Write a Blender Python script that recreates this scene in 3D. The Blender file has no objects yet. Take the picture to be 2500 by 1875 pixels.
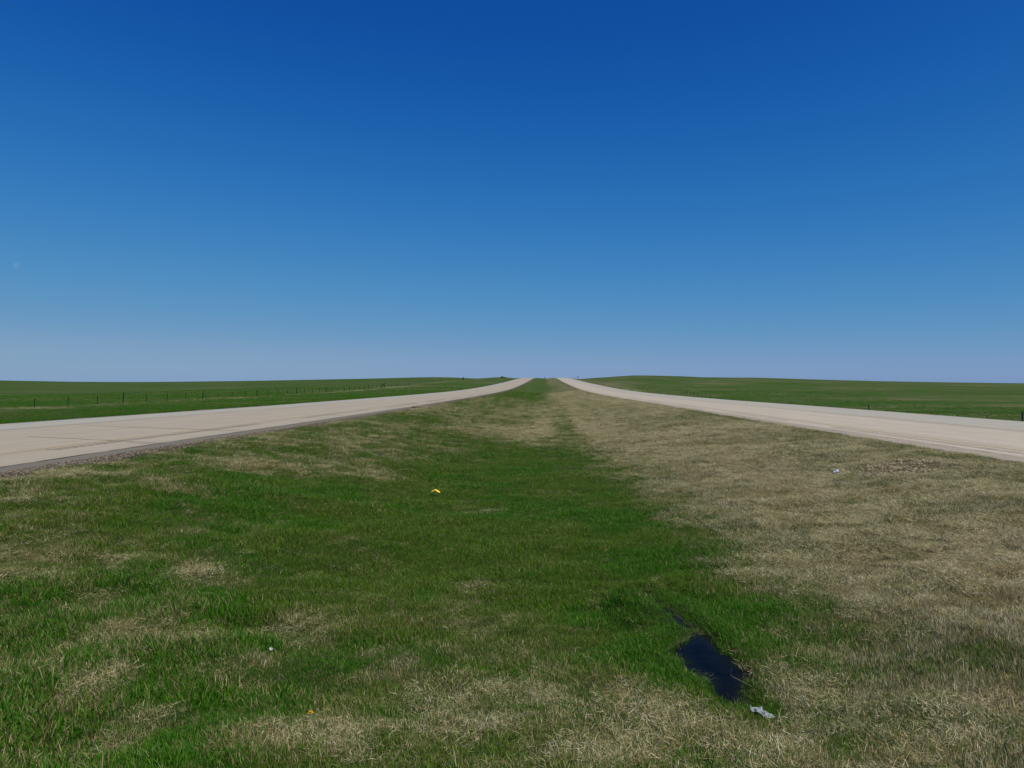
import bpy, math, random
import numpy as np
from mathutils import Vector

R = math.radians
scene = bpy.context.scene

# ------------------------------------------------------------------ camera, sky, sun, exposure
EYE = 1.65                       # camera height; terrain profiles below are given relative to the eye
cam_data = bpy.data.cameras.new("camera")
cam = bpy.data.objects.new("camera", cam_data)
scene.collection.objects.link(cam)
scene.camera = cam
cam.location = (0, 0, EYE)
cam.rotation_euler = (R(90), 0, 0)
cam_data.sensor_width = 36
cam_data.lens = 25.92
cam_data.shift_x = -0.032
cam_data.shift_y = -0.001
cam_data.clip_start = 0.1
cam_data.clip_end = 40000

SUN_AZ, SUN_EL = 130.0, 55.0     # azimuth clockwise from the viewing direction (+Y)
world = bpy.data.worlds.new("World")
scene.world = world
world.use_nodes = True
wt = world.node_tree
wt.nodes.clear()
sky = wt.nodes.new("ShaderNodeTexSky")
sky.sky_type = 'NISHITA'
sky.sun_disc = False
sky.sun_elevation = R(SUN_EL)
sky.sun_rotation = R(SUN_AZ)
sky.altitude = 0
sky.air_density = 0.5
sky.dust_density = 0.4
sky.ozone_density = 4.0
# the deep, saturated blue of this sky: one response curve per channel
sep = wt.nodes.new("ShaderNodeSeparateColor")
comb = wt.nodes.new("ShaderNodeCombineColor")
wt.links.new(sky.outputs[0], sep.inputs[0])
CURVES = (
    ((0, 0), (.054, .0052), (.067, .009), (.092, .022), (.143, .055), (.224, .108), (.282, .147), (.36, .205), (.43, .232), (1, .42)),
    ((0, 0), (.098, .074), (.122, .103), (.165, .155), (.25, .226), (.37, .288), (.46, .316), (.55, .350), (.7, .385), (1, .45)),
    ((0, 0), (.10, .17), (.207, .332), (.253, .388), (.333, .455), (.422, .500), (.50, .516), (.62, .530), (.8, .530), (1, .55)))
for i, pts in enumerate(CURVES):
    a = wt.nodes.new("ShaderNodeMath"); a.operation = 'MULTIPLY'; a.inputs[1].default_value = 0.1
    b = wt.nodes.new("ShaderNodeFloatCurve")
    cv = b.mapping.curves[0]
    cv.points[0].location = pts[0]; cv.points[1].location = pts[-1]
    for p_ in pts[1:-1]:
        cv.points.new(*p_)
    b.mapping.update()
    c = wt.nodes.new("ShaderNodeMath"); c.operation = 'MULTIPLY'; c.inputs[1].default_value = 10.0
    wt.links.new(sep.outputs[i], a.inputs[0]); wt.links.new(a.outputs[0], b.inputs["Value"])
    wt.links.new(b.outputs[0], c.inputs[0]); wt.links.new(c.outputs[0], comb.inputs[i])
bg = wt.nodes.new("ShaderNodeBackground")
bg.inputs[1].default_value = 0.1
wo = wt.nodes.new("ShaderNodeOutputWorld")
wt.links.new(comb.outputs[0], bg.inputs[0])
wt.links.new(bg.outputs[0], wo.inputs[0])

sun_data = bpy.data.lights.new("sun", 'SUN')
sun_data.energy = 4.4
sun_data.angle = R(0.53)
sun_data.color = (1.0, 0.91, 0.71)
sun = bpy.data.objects.new("sun", sun_data)
scene.collection.objects.link(sun)
sd = Vector((math.cos(R(SUN_EL)) * math.sin(R(SUN_AZ)), math.cos(R(SUN_EL)) * math.cos(R(SUN_AZ)), math.sin(R(SUN_EL))))
sun.rotation_euler = sd.to_track_quat('Z', 'Y').to_euler()
sun.location = (0, -20, 60)

scene.view_settings.view_transform = 'Standard'
scene.view_settings.look = 'None'
scene.view_settings.exposure = 0.0
scene.view_settings.gamma = 1.0
scene.cycles.max_bounces = 5
scene.cycles.diffuse_bounces = 3
scene.cycles.transparent_max_bounces = 8
scene.render.film_transparent = False

rng = np.random.default_rng(7)
random.seed(7)

# ------------------------------------------------------------------ helpers
def link(o, parent=None):
    scene.collection.objects.link(o)
    if parent is not None:
        o.parent = parent
    return o

def tag(o, label=None, cat=None, group=None, kind=None):
    if label: o["label"] = label
    if cat: o["category"] = cat
    if group: o["group"] = group
    if kind: o["kind"] = kind
    return o

def mesh_obj(name, verts, faces, mat, parent=None, smooth=False):
    me = bpy.data.meshes.new(name)
    me.from_pydata([tuple(v) for v in verts], [], [tuple(f) for f in faces])
    me.update()
    if mat is not None:
        me.materials.append(mat)
    if smooth:
        me.polygons.foreach_set("use_smooth", [True] * len(me.polygons))
    return link(bpy.data.objects.new(name, me), parent)

def empty(name, loc):
    o = bpy.data.objects.new(name, None)
    o.empty_display_size = 0.3
    o.location = loc
    return link(o)

def new_mat(name):
    m = bpy.data.materials.new(name)
    m.use_nodes = True
    nt = m.node_tree
    nt.nodes.clear()
    out = nt.nodes.new("ShaderNodeOutputMaterial")
    return m, nt, out

def N(nt, typ, **kw):
    n = nt.nodes.new(typ)
    for k, v in kw.items():
        setattr(n, k, v)
    return n

def mix_rgb(nt, fac, a, b, mode='MIX'):
    n = nt.nodes.new("ShaderNodeMix"); n.data_type = 'RGBA'; n.blend_type = mode
    for idx, v in ((0, fac), (6, a), (7, b)):
        if hasattr(v, "is_linked") or hasattr(v, "links"):
            nt.links.new(v, n.inputs[idx])
        else:
            n.inputs[idx].default_value = v if idx == 0 else (*v, 1) if len(v) == 3 else v
    return n.outputs[2]

def math_n(nt, op, a, b=None, c=None, clamp=False):
    n = nt.nodes.new("ShaderNodeMath"); n.operation = op; n.use_clamp = clamp
    for i, v in enumerate((a, b, c)):
        if v is None: continue
        if hasattr(v, "links"): nt.links.new(v, n.inputs[i])
        else: n.inputs[i].default_value = v
    return n.outputs[0]

def noise_n(nt, vec, scale, detail=4, rough=0.55, out=0):
    n = nt.nodes.new("ShaderNodeTexNoise")
    n.inputs["Scale"].default_value = scale
    n.inputs["Detail"].default_value = detail
    n.inputs["Roughness"].default_value = rough
    nt.links.new(vec, n.inputs["Vector"])
    return n.outputs[out]

def ramp_n(nt, fac, stops):
    n = nt.nodes.new("ShaderNodeValToRGB")
    e = n.color_ramp.elements
    while len(e) > 1: e.remove(e[-1])
    e[0].position = stops[0][0]; e[0].color = (*stops[0][1], 1)
    for p, c in stops[1:]:
        x = e.new(p); x.color = (*c, 1)
    nt.links.new(fac, n.inputs[0])
    return n.outputs[0]

def maprange(nt, v, a, b, c, d):
    n = nt.nodes.new("ShaderNodeMapRange"); n.clamp = True
    nt.links.new(v, n.inputs[0])
    for i, x in enumerate((a, b, c, d)): n.inputs[i + 1].default_value = x
    return n.outputs[0]

def smooth(x): 
    x = np.clip(x, 0, 1); return x * x * (3 - 2 * x)

def _hash(ix, iy, seed):
    h = (ix.astype(np.int64) * 374761393 + iy.astype(np.int64) * 668265263 + seed * 1442695041) & 0xFFFFFFFF
    h = ((h ^ (h >> 13)) * 1274126177) & 0xFFFFFFFF
    return ((h ^ (h >> 16)) & 0xFFFFFF) / float(0xFFFFFF)

def vnoise(x, y, seed=0):
    x = np.asarray(x, float); y = np.asarray(y, float)
    ix = np.floor(x); iy = np.floor(y)
    fx = smooth(x - ix); fy = smooth(y - iy)
    a = _hash(ix, iy, seed); b = _hash(ix + 1, iy, seed)
    c = _hash(ix, iy + 1, seed); d = _hash(ix + 1, iy + 1, seed)
    return (a * (1 - fx) + b * fx) * (1 - fy) + (c * (1 - fx) + d * fx) * fy

def fbm(x, y, scale, octaves=4, seed=0, gain=0.5):
    s = 0.0; amp = 1.0; tot = 0.0; f = 1.0 / scale
    for o in range(octaves):
        s = s + amp * vnoise(np.asarray(x) * f + 17.3 * o, np.asarray(y) * f - 9.1 * o, seed + o)
        tot += amp; amp *= gain; f *= 2.03
    return s / tot

# ------------------------------------------------------------------ terrain
def make_profile(pts, win):
    ys = np.arange(-120.0, 9000.0, 4.0)
    p = np.array(pts, float)
    z = np.interp(ys, p[:, 0], p[:, 1])
    k = np.ones(win) / win
    zp = z
    for _ in range(2):
        zp = np.convolve(np.pad(zp, win, mode='edge'), k, 'same')[win:-win]
    w = smooth((ys - 60) / 60)
    return ys, z * (1 - w) + zp * w

_tail = [(300, -.9), (400, .40), (486, 1.75), (600, 3.45), (700, 4.70), (760, 5.17), (850, 5.45), (950, 5.3), (1150, 3.6), (1500, -2), (2200, -14), (9000, -30)]
_PL = make_profile([(-120, -1.5), (0, -1.53), (13, -1.55), (19, -1.565), (26, -1.62), (36, -1.67), (56, -1.78), (90, -1.88), (135, -1.97), (180, -1.93), (225, -1.70)] + _tail, 11)
_PR = make_profile([(-120, -1.6), (0, -1.64), (15, -1.69), (23, -1.735), (35, -1.80), (64, -1.92), (90, -2.06), (130, -2.17), (165, -2.15), (202, -1.98), (251, -1.5)] + _tail, 11)
_DC = make_profile([(-120, -1.6), (-6, -1.60), (0, -1.66), (2.5, -1.86), (4, -2.08), (5.2, -2.28), (7, -2.42), (9, -2.50), (14, -2.56), (24, -2.66), (60, -2.72), (110, -2.8), (180, -2.75), (225, -2.45), (300, -1.65), (400, -.35), (486, 1.0), (600, 2.8), (700, 4.15), (760, 4.75), (850, 5.15), (950, 5.05), (1150, 3.4), (1500, -2.2), (2200, -14.2), (9000, -30.2)], 9)
def PLz(Y): return np.interp(Y, *_PL)
def PRz(Y): return np.interp(Y, *_PR)
def DCz(Y): return np.interp(Y, *_DC)

# near-field ditch centre line wanted finer than the 4 m grid
_dcn = np.array([(-30, -1.6), (-6, -1.60), (0, -1.66), (2.5, -1.88), (4, -2.12), (5.0, -2.29), (6, -2.37), (7, -2.42), (9, -2.50), (14, -2.56), (24, -2.66), (40, -2.70)])
def DC(Y):
    Y = np.asarray(Y, float)
    yy = np.arange(-30, 40.01, .25)
    zz = np.interp(yy, _dcn[:, 0], _dcn[:, 1])
    k = np.ones(7) / 7
    zz = np.convolve(np.pad(zz, 3, mode='edge'), k, 'valid')
    near = np.interp(Y, yy, zz)
    w = smooth((Y - 28) / 10)
    return near * (1 - w) + DCz(Y) * w

# skyline: elevation (tangent) of the crest of the prairie by horizontal tangent t = X / Y
_skyx = np.array([-400, -200, 0, 100, 300, 600, 750, 900, 1050, 1090, 1165, 1195, 1215, 1240, 1270, 1310, 1340, 1380, 1422, 1470, 1520, 1544, 1600, 1680, 1745, 1815, 1920, 2050, 2200, 2500, 2900, 3300], float)
_skyy = np.array([926, 927, 928.4, 931, 933.3, 930, 927.2, 924.3, 920.4, 920.7, 924.2, 922, 921, 921.5, 924, 925, 925, 925.5, 924.7, 921.5, 918, 916.5, 916.6, 919, 922.5, 920.8, 924.2, 928, 931.7, 936, 938, 937], float)
_skyt = (_skyx - 1330) / 1800.0
_skys = (935.0 - _skyy) / 1800.0
_lz = np.array([(-100, -2.6), (0, -2.5), (71, -2.40), (107, -2.31), (140, -2.23), (228, -2.15), (400, -1.8)])
_rz = np.array([(-100, -2.7), (0, -2.9), (40, -3.5), (64, -3.8), (90, -4.2), (120, -4.6), (150, -4.7), (190, -4.3), (220, -3.75), (300, -2.4), (400, -1.5)])

def field_z(X, Y):
    Yc = np.maximum(Y, 60.0)
    t = np.clip(X / Yc, -.95, 1.1)
    S = np.interp(t, _skyt, _skys)
    right = X > 0
    D = np.where(right, 600.0, 660.0) + 60 * (fbm(t * 10, t * 0, 1.6, 2, 5) - .5)
    near = np.where(right, np.interp(Y, _rz[:, 0], _rz[:, 1]), np.interp(Y, _lz[:, 0], _lz[:, 1]))
    Y0 = np.where(right, 175.0, 150.0)
    u = np.clip((Y - Y0) / (D - Y0), 0, 1)
    u = u ** 1.15
    z = near * (1 - u) + S * D * u
    z = z + (fbm(X, Y, 38, 3, 11) - .5) * .5 * np.clip(u * 4, 0.15, 1) * (1 - u) * 2
    over = np.maximum(Y - D, 0)
    z = np.where(Y > D, S * D + over * np.minimum(S - .0012, .0005) - over ** 2 * 2.5e-6, z)
    return np.maximum(z, -32.0)

XL0, XL1 = -21.6, -9.43        # left pavement, far edge and near edge
XR0, XR1 = 10.0, 22.3          # right pavement

PUD = np.array([(1665,1560),(1700,1548),(1718,1548),(1738,1560),(1778,1590),(1792,1618),(1824,1636),(1832,1662),(1812,1692),(1818,1735),(1785,1738),(1746,1704),(1718,1668),(1676,1638),(1656,1614),(1640,1590),(1646,1572)], float)
WATER = -2.36
def _px_on(z, px, py):
    Y = -z * 1800.0 / (py - 935.0)
    return (px - 1330.0) / 1800.0 * Y, Y
PUDW = np.array([_px_on(WATER, x, y) for x, y in PUD])
RILL = np.array([_px_on(WATER, x, y) for x, y in ((1570,1440),(1588,1464),(1612,1480),(1640,1500),(1671,1530),(1700,1556))])
RILL2 = np.array([_px_on(WATER, x, y) for x, y in ((1672,1422),(1690,1430))])

def poly_sd(X, Y, P):
    """signed distance to polygon (negative inside)"""
    X = np.asarray(X, float); Y = np.asarray(Y, float)
    d = np.full(X.shape, 1e9); inside = np.zeros(X.shape, bool)
    n = len(P)
    for i in range(n):
        ax, ay = P[i]; bx, by = P[(i + 1) % n]
        ex, ey = bx - ax, by - ay
        t = np.clip(((X - ax) * ex + (Y - ay) * ey) / (ex * ex + ey * ey), 0, 1)
        d = np.minimum(d, np.hypot(X - ax - t * ex, Y - ay - t * ey))
        c = ((ay > Y) != (by > Y)) & (X < (bx - ax) * (Y - ay) / (by - ay + 1e-12) + ax)
        inside ^= c
    return np.where(inside, -d, d)

def line_d(X, Y, P):
    d = np.full(np.shape(X), 1e9)
    for i in range(len(P) - 1):
        ax, ay = P[i]; bx, by = P[i + 1]
        ex, ey = bx - ax, by - ay
        t = np.clip(((X - ax) * ex + (Y - ay) * ey) / (ex * ex + ey * ey), 0, 1)
        d = np.minimum(d, np.hypot(X - ax - t * ex, Y - ay - t * ey))
    return d

def pud_sd(X, Y):
    a = poly_sd(X, Y, PUDW) + (fbm(X, Y, .13, 3, 15) - .5) * .15
    b = line_d(X, Y, RILL) - (.02 + .06 * vnoise(np.asarray(X) * 6, np.asarray(Y) * 6, 5))
    c = line_d(X, Y, RILL2) - .05
    return np.minimum(a, np.minimum(b, c))

def ground_z(X, Y, detail=True):
    """height of the land relative to the eye"""
    X = np.asarray(X, float); Y = np.asarray(Y, float)
    pl = PLz(Y); pr = PRz(Y)
    # median
    f = np.clip((X - XL1) / (XR0 - XL1), 0, 1)
    top = pl * (1 - f) + pr * f
    c = DC(Y)
    s = np.abs(X) / 9.7
    prof = smooth((s - .10) / .86)
    med = np.minimum(c * (1 - prof) + top * prof, top)
    med = np.where((X > 7) & (X <= 10), np.maximum(med, med), med)
    # outer land
    fz = field_z(X, Y)
    wl = smooth((-X + XL0) / 13.0); wr = smooth((X - XR1) / 11.0)
    left = (pl - .03) * (1 - wl) + fz * wl
    right = (pr - .08) * (1 - wr) + fz * wr
    z = np.where(X < XL0, left, np.where(X > XR1, right, med))
    onl = (X >= XL0) & (X <= XL1); onr = (X >= XR0) & (X <= XR1)
    z = np.where(onl, pl - .16, z); z = np.where(onr, pr - .16, z)
    if detail:
        m = np.where(onl | onr, 0, 1) * smooth((np.minimum(np.abs(X - XL1), np.abs(X - XR0))) / 1.2)
        m = m * (1 - smooth((Y - 60) / 60))
        z = z + m * ((fbm(X, Y, .9, 3, 21) - .5) * (.13 + .12 * smooth((-X - .5) / 2)) + (fbm(X, Y, 3.2, 2, 31) - .5) * .16 + (fbm(X, Y, .28, 2, 41) - .5) * .035)
    near = (np.abs(X - 1.3) < 3) & (Y > 4) & (Y < 13)
    if np.any(near):
        sd = np.where(near, pud_sd(X, Y), 9.0)
        bank = smooth(sd / .55)
        lip = WATER + .035 + .05 * smooth(sd / .2)
        z = np.where(near, np.where(sd < 0, WATER - .02 - .10 * smooth(-sd / .14), lip * (1 - bank) + z * bank), z)
        # ease the step right at the shoreline
        e = np.exp(-(sd / .03) ** 2) * near
        z = z * (1 - e) + (WATER + .002) * e
    return z

def gz(x, y): return float(ground_z(np.array([x]), np.array([y]))[0]) + EYE

# vegetation map: (X, Y, rX, rY, greenness) patches on the ground, in metres
PATCH = [
(-1.06, 14.68, 3.43, 7.72, 1.00), (0.27, 24.58, 2.73, 7.03, 0.95), (1.28, 11.52, 1.47, 3.94, 1.00), (1.15, 7.66, 0.98, 1.52, 1.00), (-2.85, 11.92, 1.99, 3.87, 0.92), (-5.31, 13.86, 1.54, 1.88, 0.95),
(-6.15, 10.74, 1.55, 1.15, 0.88), (-2.82, 4.70, 0.34, 0.41, 0.38), (-3.35, 5.48, 0.21, 0.31, 0.35), (-3.53, 6.36, 0.42, 0.38, 0.62), (-6.43, 9.26, 0.77, 1.06, 0.75), (-4.96, 7.56, 0.84, 0.97, 0.80),
(-3.83, 5.60, 0.40, 0.94, 0.68), (-4.97, 9.42, 1.05, 0.89, 0.78), (-3.06, 4.34, 0.29, 0.36, 0.52), (-2.49, 5.10, 0.31, 0.31, 0.62), (-3.39, 7.18, 0.88, 0.71, 0.68), (-3.89, 8.64, 0.72, 0.48, 0.50),
(-7.10, 12.78, 1.28, 0.47, 0.40), (-8.06, 11.42, 0.63, 0.62, 0.48), (-7.22, 11.02, 0.92, 0.51, 0.62), (-6.88, 19.66, 1.97, 1.58, 0.65), (-6.76, 16.68, 1.11, 0.66, 0.42), (-4.68, 18.30, 1.12, 1.16, 0.42),
(-4.95, 25.44, 2.12, 3.06, 0.60), (-6.84, 26.76, 2.23, 2.31, 0.68), (-2.19, 39.46, 2.41, 4.45, 0.12), (0.00, 57.60, 1.92, 14.90, 0.35), (-5.23, 62.80, 3.14, 9.00, 0.50), (-7.06, 127.00, 4.94, 26.70, 0.85),
(-4.28, 257.00, 5.71, 93.20, 0.90), (-3.16, 94.80, 3.69, 14.10, 0.55), (-6.03, 38.74, 2.58, 3.49, 0.75), (-8.54, 85.40, 3.80, 27.20, 0.60), (-1.56, 70.20, 1.95, 12.60, 0.42), (-7.90, 50.80, 3.39, 6.50, 0.50),
(0.57, 34.46, 2.30, 3.53, 0.50), (-3.43, 34.28, 1.71, 3.16, 0.80), (1.27, 48.60, 0.59, 16.33, 0.85), (1.50, 99.80, 0.44, 30.00, 0.50), (2.95, 44.20, 1.47, 12.27, 0.15), (5.20, 25.30, 2.81, 5.85, 0.12),
(3.07, 32.54, 1.08, 6.46, 0.12), (6.44, 16.10, 2.68, 2.78, 0.20), (4.42, 18.94, 1.26, 3.65, 0.05), (7.68, 24.26, 2.97, 2.52, 0.35), (7.48, 40.80, 2.72, 5.44, 0.35), (8.95, 17.52, 1.95, 1.38, 0.42),
(8.33, 13.38, 0.45, 0.95, 0.45), (6.59, 14.82, 0.33, 0.45, 0.70), (6.56, 13.90, 0.35, 0.31, 0.70), (5.23, 10.82, 2.10, 2.19, 0.22), (3.51, 13.44, 0.97, 1.88, 0.22), (2.45, 14.22, 0.40, 2.68, 0.50),
(3.87, 11.24, 1.00, 1.30, 0.30), (3.35, 9.00, 0.90, 0.88, 0.36), (4.28, 7.56, 0.76, 1.27, 0.20), (4.48, 8.96, 0.15, 0.17, 0.70), (2.58, 10.30, 0.57, 1.16, 0.55), (4.47, 67.00, 1.86, 31.90, 0.25),
(4.85, 174.60, 3.88, 56.60, 0.15), (-1.28, 6.96, 1.08, 1.04, 0.64), (-2.55, 7.52, 0.33, 0.17, 0.35), (-1.93, 7.40, 0.25, 0.21, 0.20), (-1.59, 4.68, 0.34, 0.30, 0.32), (-2.57, 5.72, 0.29, 0.21, 0.30),
(-2.33, 6.08, 0.34, 0.34, 0.52), (-1.19, 5.66, 0.38, 0.47, 0.58), (-0.56, 5.56, 0.37, 0.56, 0.60), (0.00, 5.96, 0.40, 0.61, 0.50), (-0.08, 4.56, 0.46, 0.45, 0.60), (-0.72, 4.62, 0.31, 0.39, 0.60),
(0.68, 4.56, 0.61, 0.37, 0.42), (0.35, 5.30, 0.47, 0.26, 0.50), (0.91, 5.12, 0.34, 0.24, 0.25), (0.52, 5.48, 0.24, 0.28, 0.30), (0.68, 8.46, 0.19, 0.27, 0.15), (-0.76, 9.08, 0.30, 0.30, 0.60),
(-1.04, 8.16, 0.23, 0.43, 0.35), (-1.14, 14.66, 0.49, 0.59, 0.50), (-2.81, 10.98, 0.24, 0.25, 0.40), (-2.05, 12.70, 0.42, 0.53, 0.60), (2.43, 6.08, 0.51, 0.28, 0.35), (2.42, 7.02, 0.59, 0.61, 0.75),
(2.83, 5.86, 0.59, 0.22, 0.55), (3.10, 6.80, 0.57, 0.44, 0.50), (1.89, 5.48, 0.27, 0.24, 0.20), (1.72, 5.94, 0.13, 0.21, 0.70), (1.61, 5.38, 0.12, 0.16, 0.65), (2.39, 4.22, 0.35, 0.24, 0.25),
(1.86, 4.64, 0.39, 0.22, 0.50), (2.68, 4.98, 0.36, 0.19, 0.35), (2.53, 5.36, 0.36, 0.17, 0.15), (1.99, 8.52, 0.52, 1.12, 0.85), (2.61, 8.54, 0.38, 0.68, 0.50), (1.78, 4.16, 0.35, 0.15, 0.25),
(3.13, 5.12, 0.17, 0.60, 0.20), (1.14, 5.56, 0.19, 0.17, 0.60), (0.79, 6.16, 0.27, 0.27, 0.70), (0.27, 6.96, 0.46, 0.64, 0.85), (0.06, 5.48, 0.61, 0.37, 0.66),
]
def greenness(X, Y):
    X = np.asarray(X, float); Y = np.asarray(Y, float)
    # broad base: green in the ditch and on the left slope, cured straw on the right slope
    side = smooth((X + 1.0 + .6 * (fbm(X, Y, 5, 3, 3) - .5) * 6) / 4.5)
    base = .68 * (1 - side) + .12 * side
    farg = smooth((Y - 75) / 60)
    bx_ = 1.2 + (fbm(X * 0 + 3.0, Y, 22, 3, 17) - .5) * 5 + (fbm(X, Y * .15, 1.2, 3, 18) - .5) * 2.2
    fg = .86 - .66 * smooth((X - bx_ + 1.2) / 2.4) 
    fg = fg * smooth((8.8 - np.abs(X)) / 1.5) + .40 * (1 - smooth((8.8 - np.abs(X)) / 1.5))
    base = base * (1 - farg) + fg * farg
    num = base * .06; den = np.full(X.shape, .06)
    for (px, py, rx, ry, g) in PATCH:
        q = ((X - px) / rx) ** 2 + ((Y - py) / ry) ** 2
        w = np.exp(-q * 1.4)
        num = num + w * g; den = den + w
    g = num / den
    n = (fbm(X, Y, 1.1, 4, 51) - .5) * .55 + (fbm(X, Y, .30, 3, 61) - .5) * .75 + (fbm(X, Y, 4.0, 3, 66) - .5) * .35
    g = g + n * (.30 + 1.5 * np.clip(g, 0, 1) * (1 - np.clip(g, 0, 1)) * 1.6)
    # outer fields: green with pale streaks
    g = g + (fbm(X, Y * .04, .55, 3, 68) - .5) * .5 * smooth((Y - 22) / 20) * (1 - smooth((Y - 260) / 200))
    out = (X < XL0) | (X > XR1)
    go = np.where(X < 0, .88, .80) + (fbm(X * .5, Y, 14, 4, 71) - .5) * .9 + (fbm(X, Y, 2.5, 3, 73) - .5) * .4
    # pale strip of old growth along the fence lines
    go = np.where(X < XL0, go - .42 * np.exp(-((X + 47.5) / 3.5) ** 2) * (.5 + fbm(X * .2, Y, 5, 3, 72)), go)
    go = np.where(X > XR1, go - .35 * np.exp(-((X - 27) / 4) ** 2) * smooth((Y - 90) / 60), go)
    g = np.where(out, go, g)
    g = np.where((~out) & (np.abs(X - XR0) < .8), g + .15, g)
    sdp = np.where((np.abs(X - 1.3) < 3) & (Y > 4) & (Y < 13), pud_sd(X, Y), 9.)
    g = g + .45 * np.exp(-(np.maximum(sdp, 0) / .35) ** 2) * (X < 1.65)
    return np.clip(g, 0, 1)

def lines(segs):
    out = []
    for a, b, step in segs:
        n = max(1, int(round((b - a) / step)))
        out += list(np.linspace(a, b, n, endpoint=False))
    out.append(segs[-1][1])
    return np.array(out)

def geo(a, b, n):
    return list(a * (b / a) ** np.linspace(0, 1, n))

xs_r = lines([(-9.3, .1, .1), (.1, 2.5, .032), (2.5, 9.9, .1)])
xs = np.concatenate([-np.array(geo(60, 9000, 34))[::-1], np.linspace(-58.5, -22.5, 37), [-22.0, -21.75, -21.601, -21.599, -17, -13, -9.47, -9.431, -9.429], xs_r, [9.98, 9.999, 10.001, 14, 18, 22.299, 22.301, 22.5, 23], np.linspace(24, 58.5, 36), np.array(geo(60, 9000, 34))])
ys = np.concatenate([[-120, -60, -30, -15, -8, -4, -2], lines([(-1, 3.2, .2), (3.2, 5.1, .07), (5.1, 9.6, .035), (9.6, 16, .09), (16, 30, .16), (30, 60, .4), (60, 120, 1.0), (120, 260, 2.0), (260, 900, 5.0)]), geo(905, 8800, 50)])
GX, GY = np.meshgrid(xs, ys)
GZ = ground_z(GX, GY) + EYE
nx, ny = len(xs), len(ys)
me = bpy.data.meshes.new("ground")
co = np.stack([GX.ravel(), GY.ravel(), GZ.ravel()], 1)
me.vertices.add(nx * ny)
me.vertices.foreach_set("co", co.ravel())
ii, jj = np.meshgrid(np.arange(nx - 1), np.arange(ny - 1))
a = (jj * nx + ii).ravel()
quads = np.stack([a, a + 1, a + nx + 1, a + nx], 1)
me.loops.add(quads.size)
me.loops.foreach_set("vertex_index", quads.ravel())
me.polygons.add(len(quads))
me.polygons.foreach_set("loop_start", np.arange(0, quads.size, 4))
me.polygons.foreach_set("use_smooth", np.ones(len(quads), bool))
me.update(calc_edges=True)
G = greenness(GX, GY)
at = me.attributes.new("green", 'FLOAT', 'POINT')
at.data.foreach_set("value", G.ravel())
soil_and_edge = np.zeros(GX.shape)
soil_and_edge = np.maximum(soil_and_edge, np.exp(-((GX + 9.2) / .33) ** 2) * 1.2)                # gravel shoulder, left
soil_and_edge = np.maximum(soil_and_edge, ((GX < XL0) & (GX > XL0 - .45)) * 1.0)  # darker strip just beyond the left pavement's far edge
soil_and_edge = np.maximum(soil_and_edge, ((GX > XR1) & (GX < XR1 + .35)) * .6)  # weaker dark strip beyond the right pavement
_s = np.where((np.abs(GX - 1.3) < 3) & (GY > 4) & (GY < 13), pud_sd(GX, GY), 9.)
soil_and_edge = np.maximum(soil_and_edge, 1 - smooth((_s + .02) / .05))
at = me.attributes.new("soil_and_edge", 'FLOAT', 'POINT')
at.data.foreach_set("value", np.clip(soil_and_edge, 0, 1).ravel())

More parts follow.
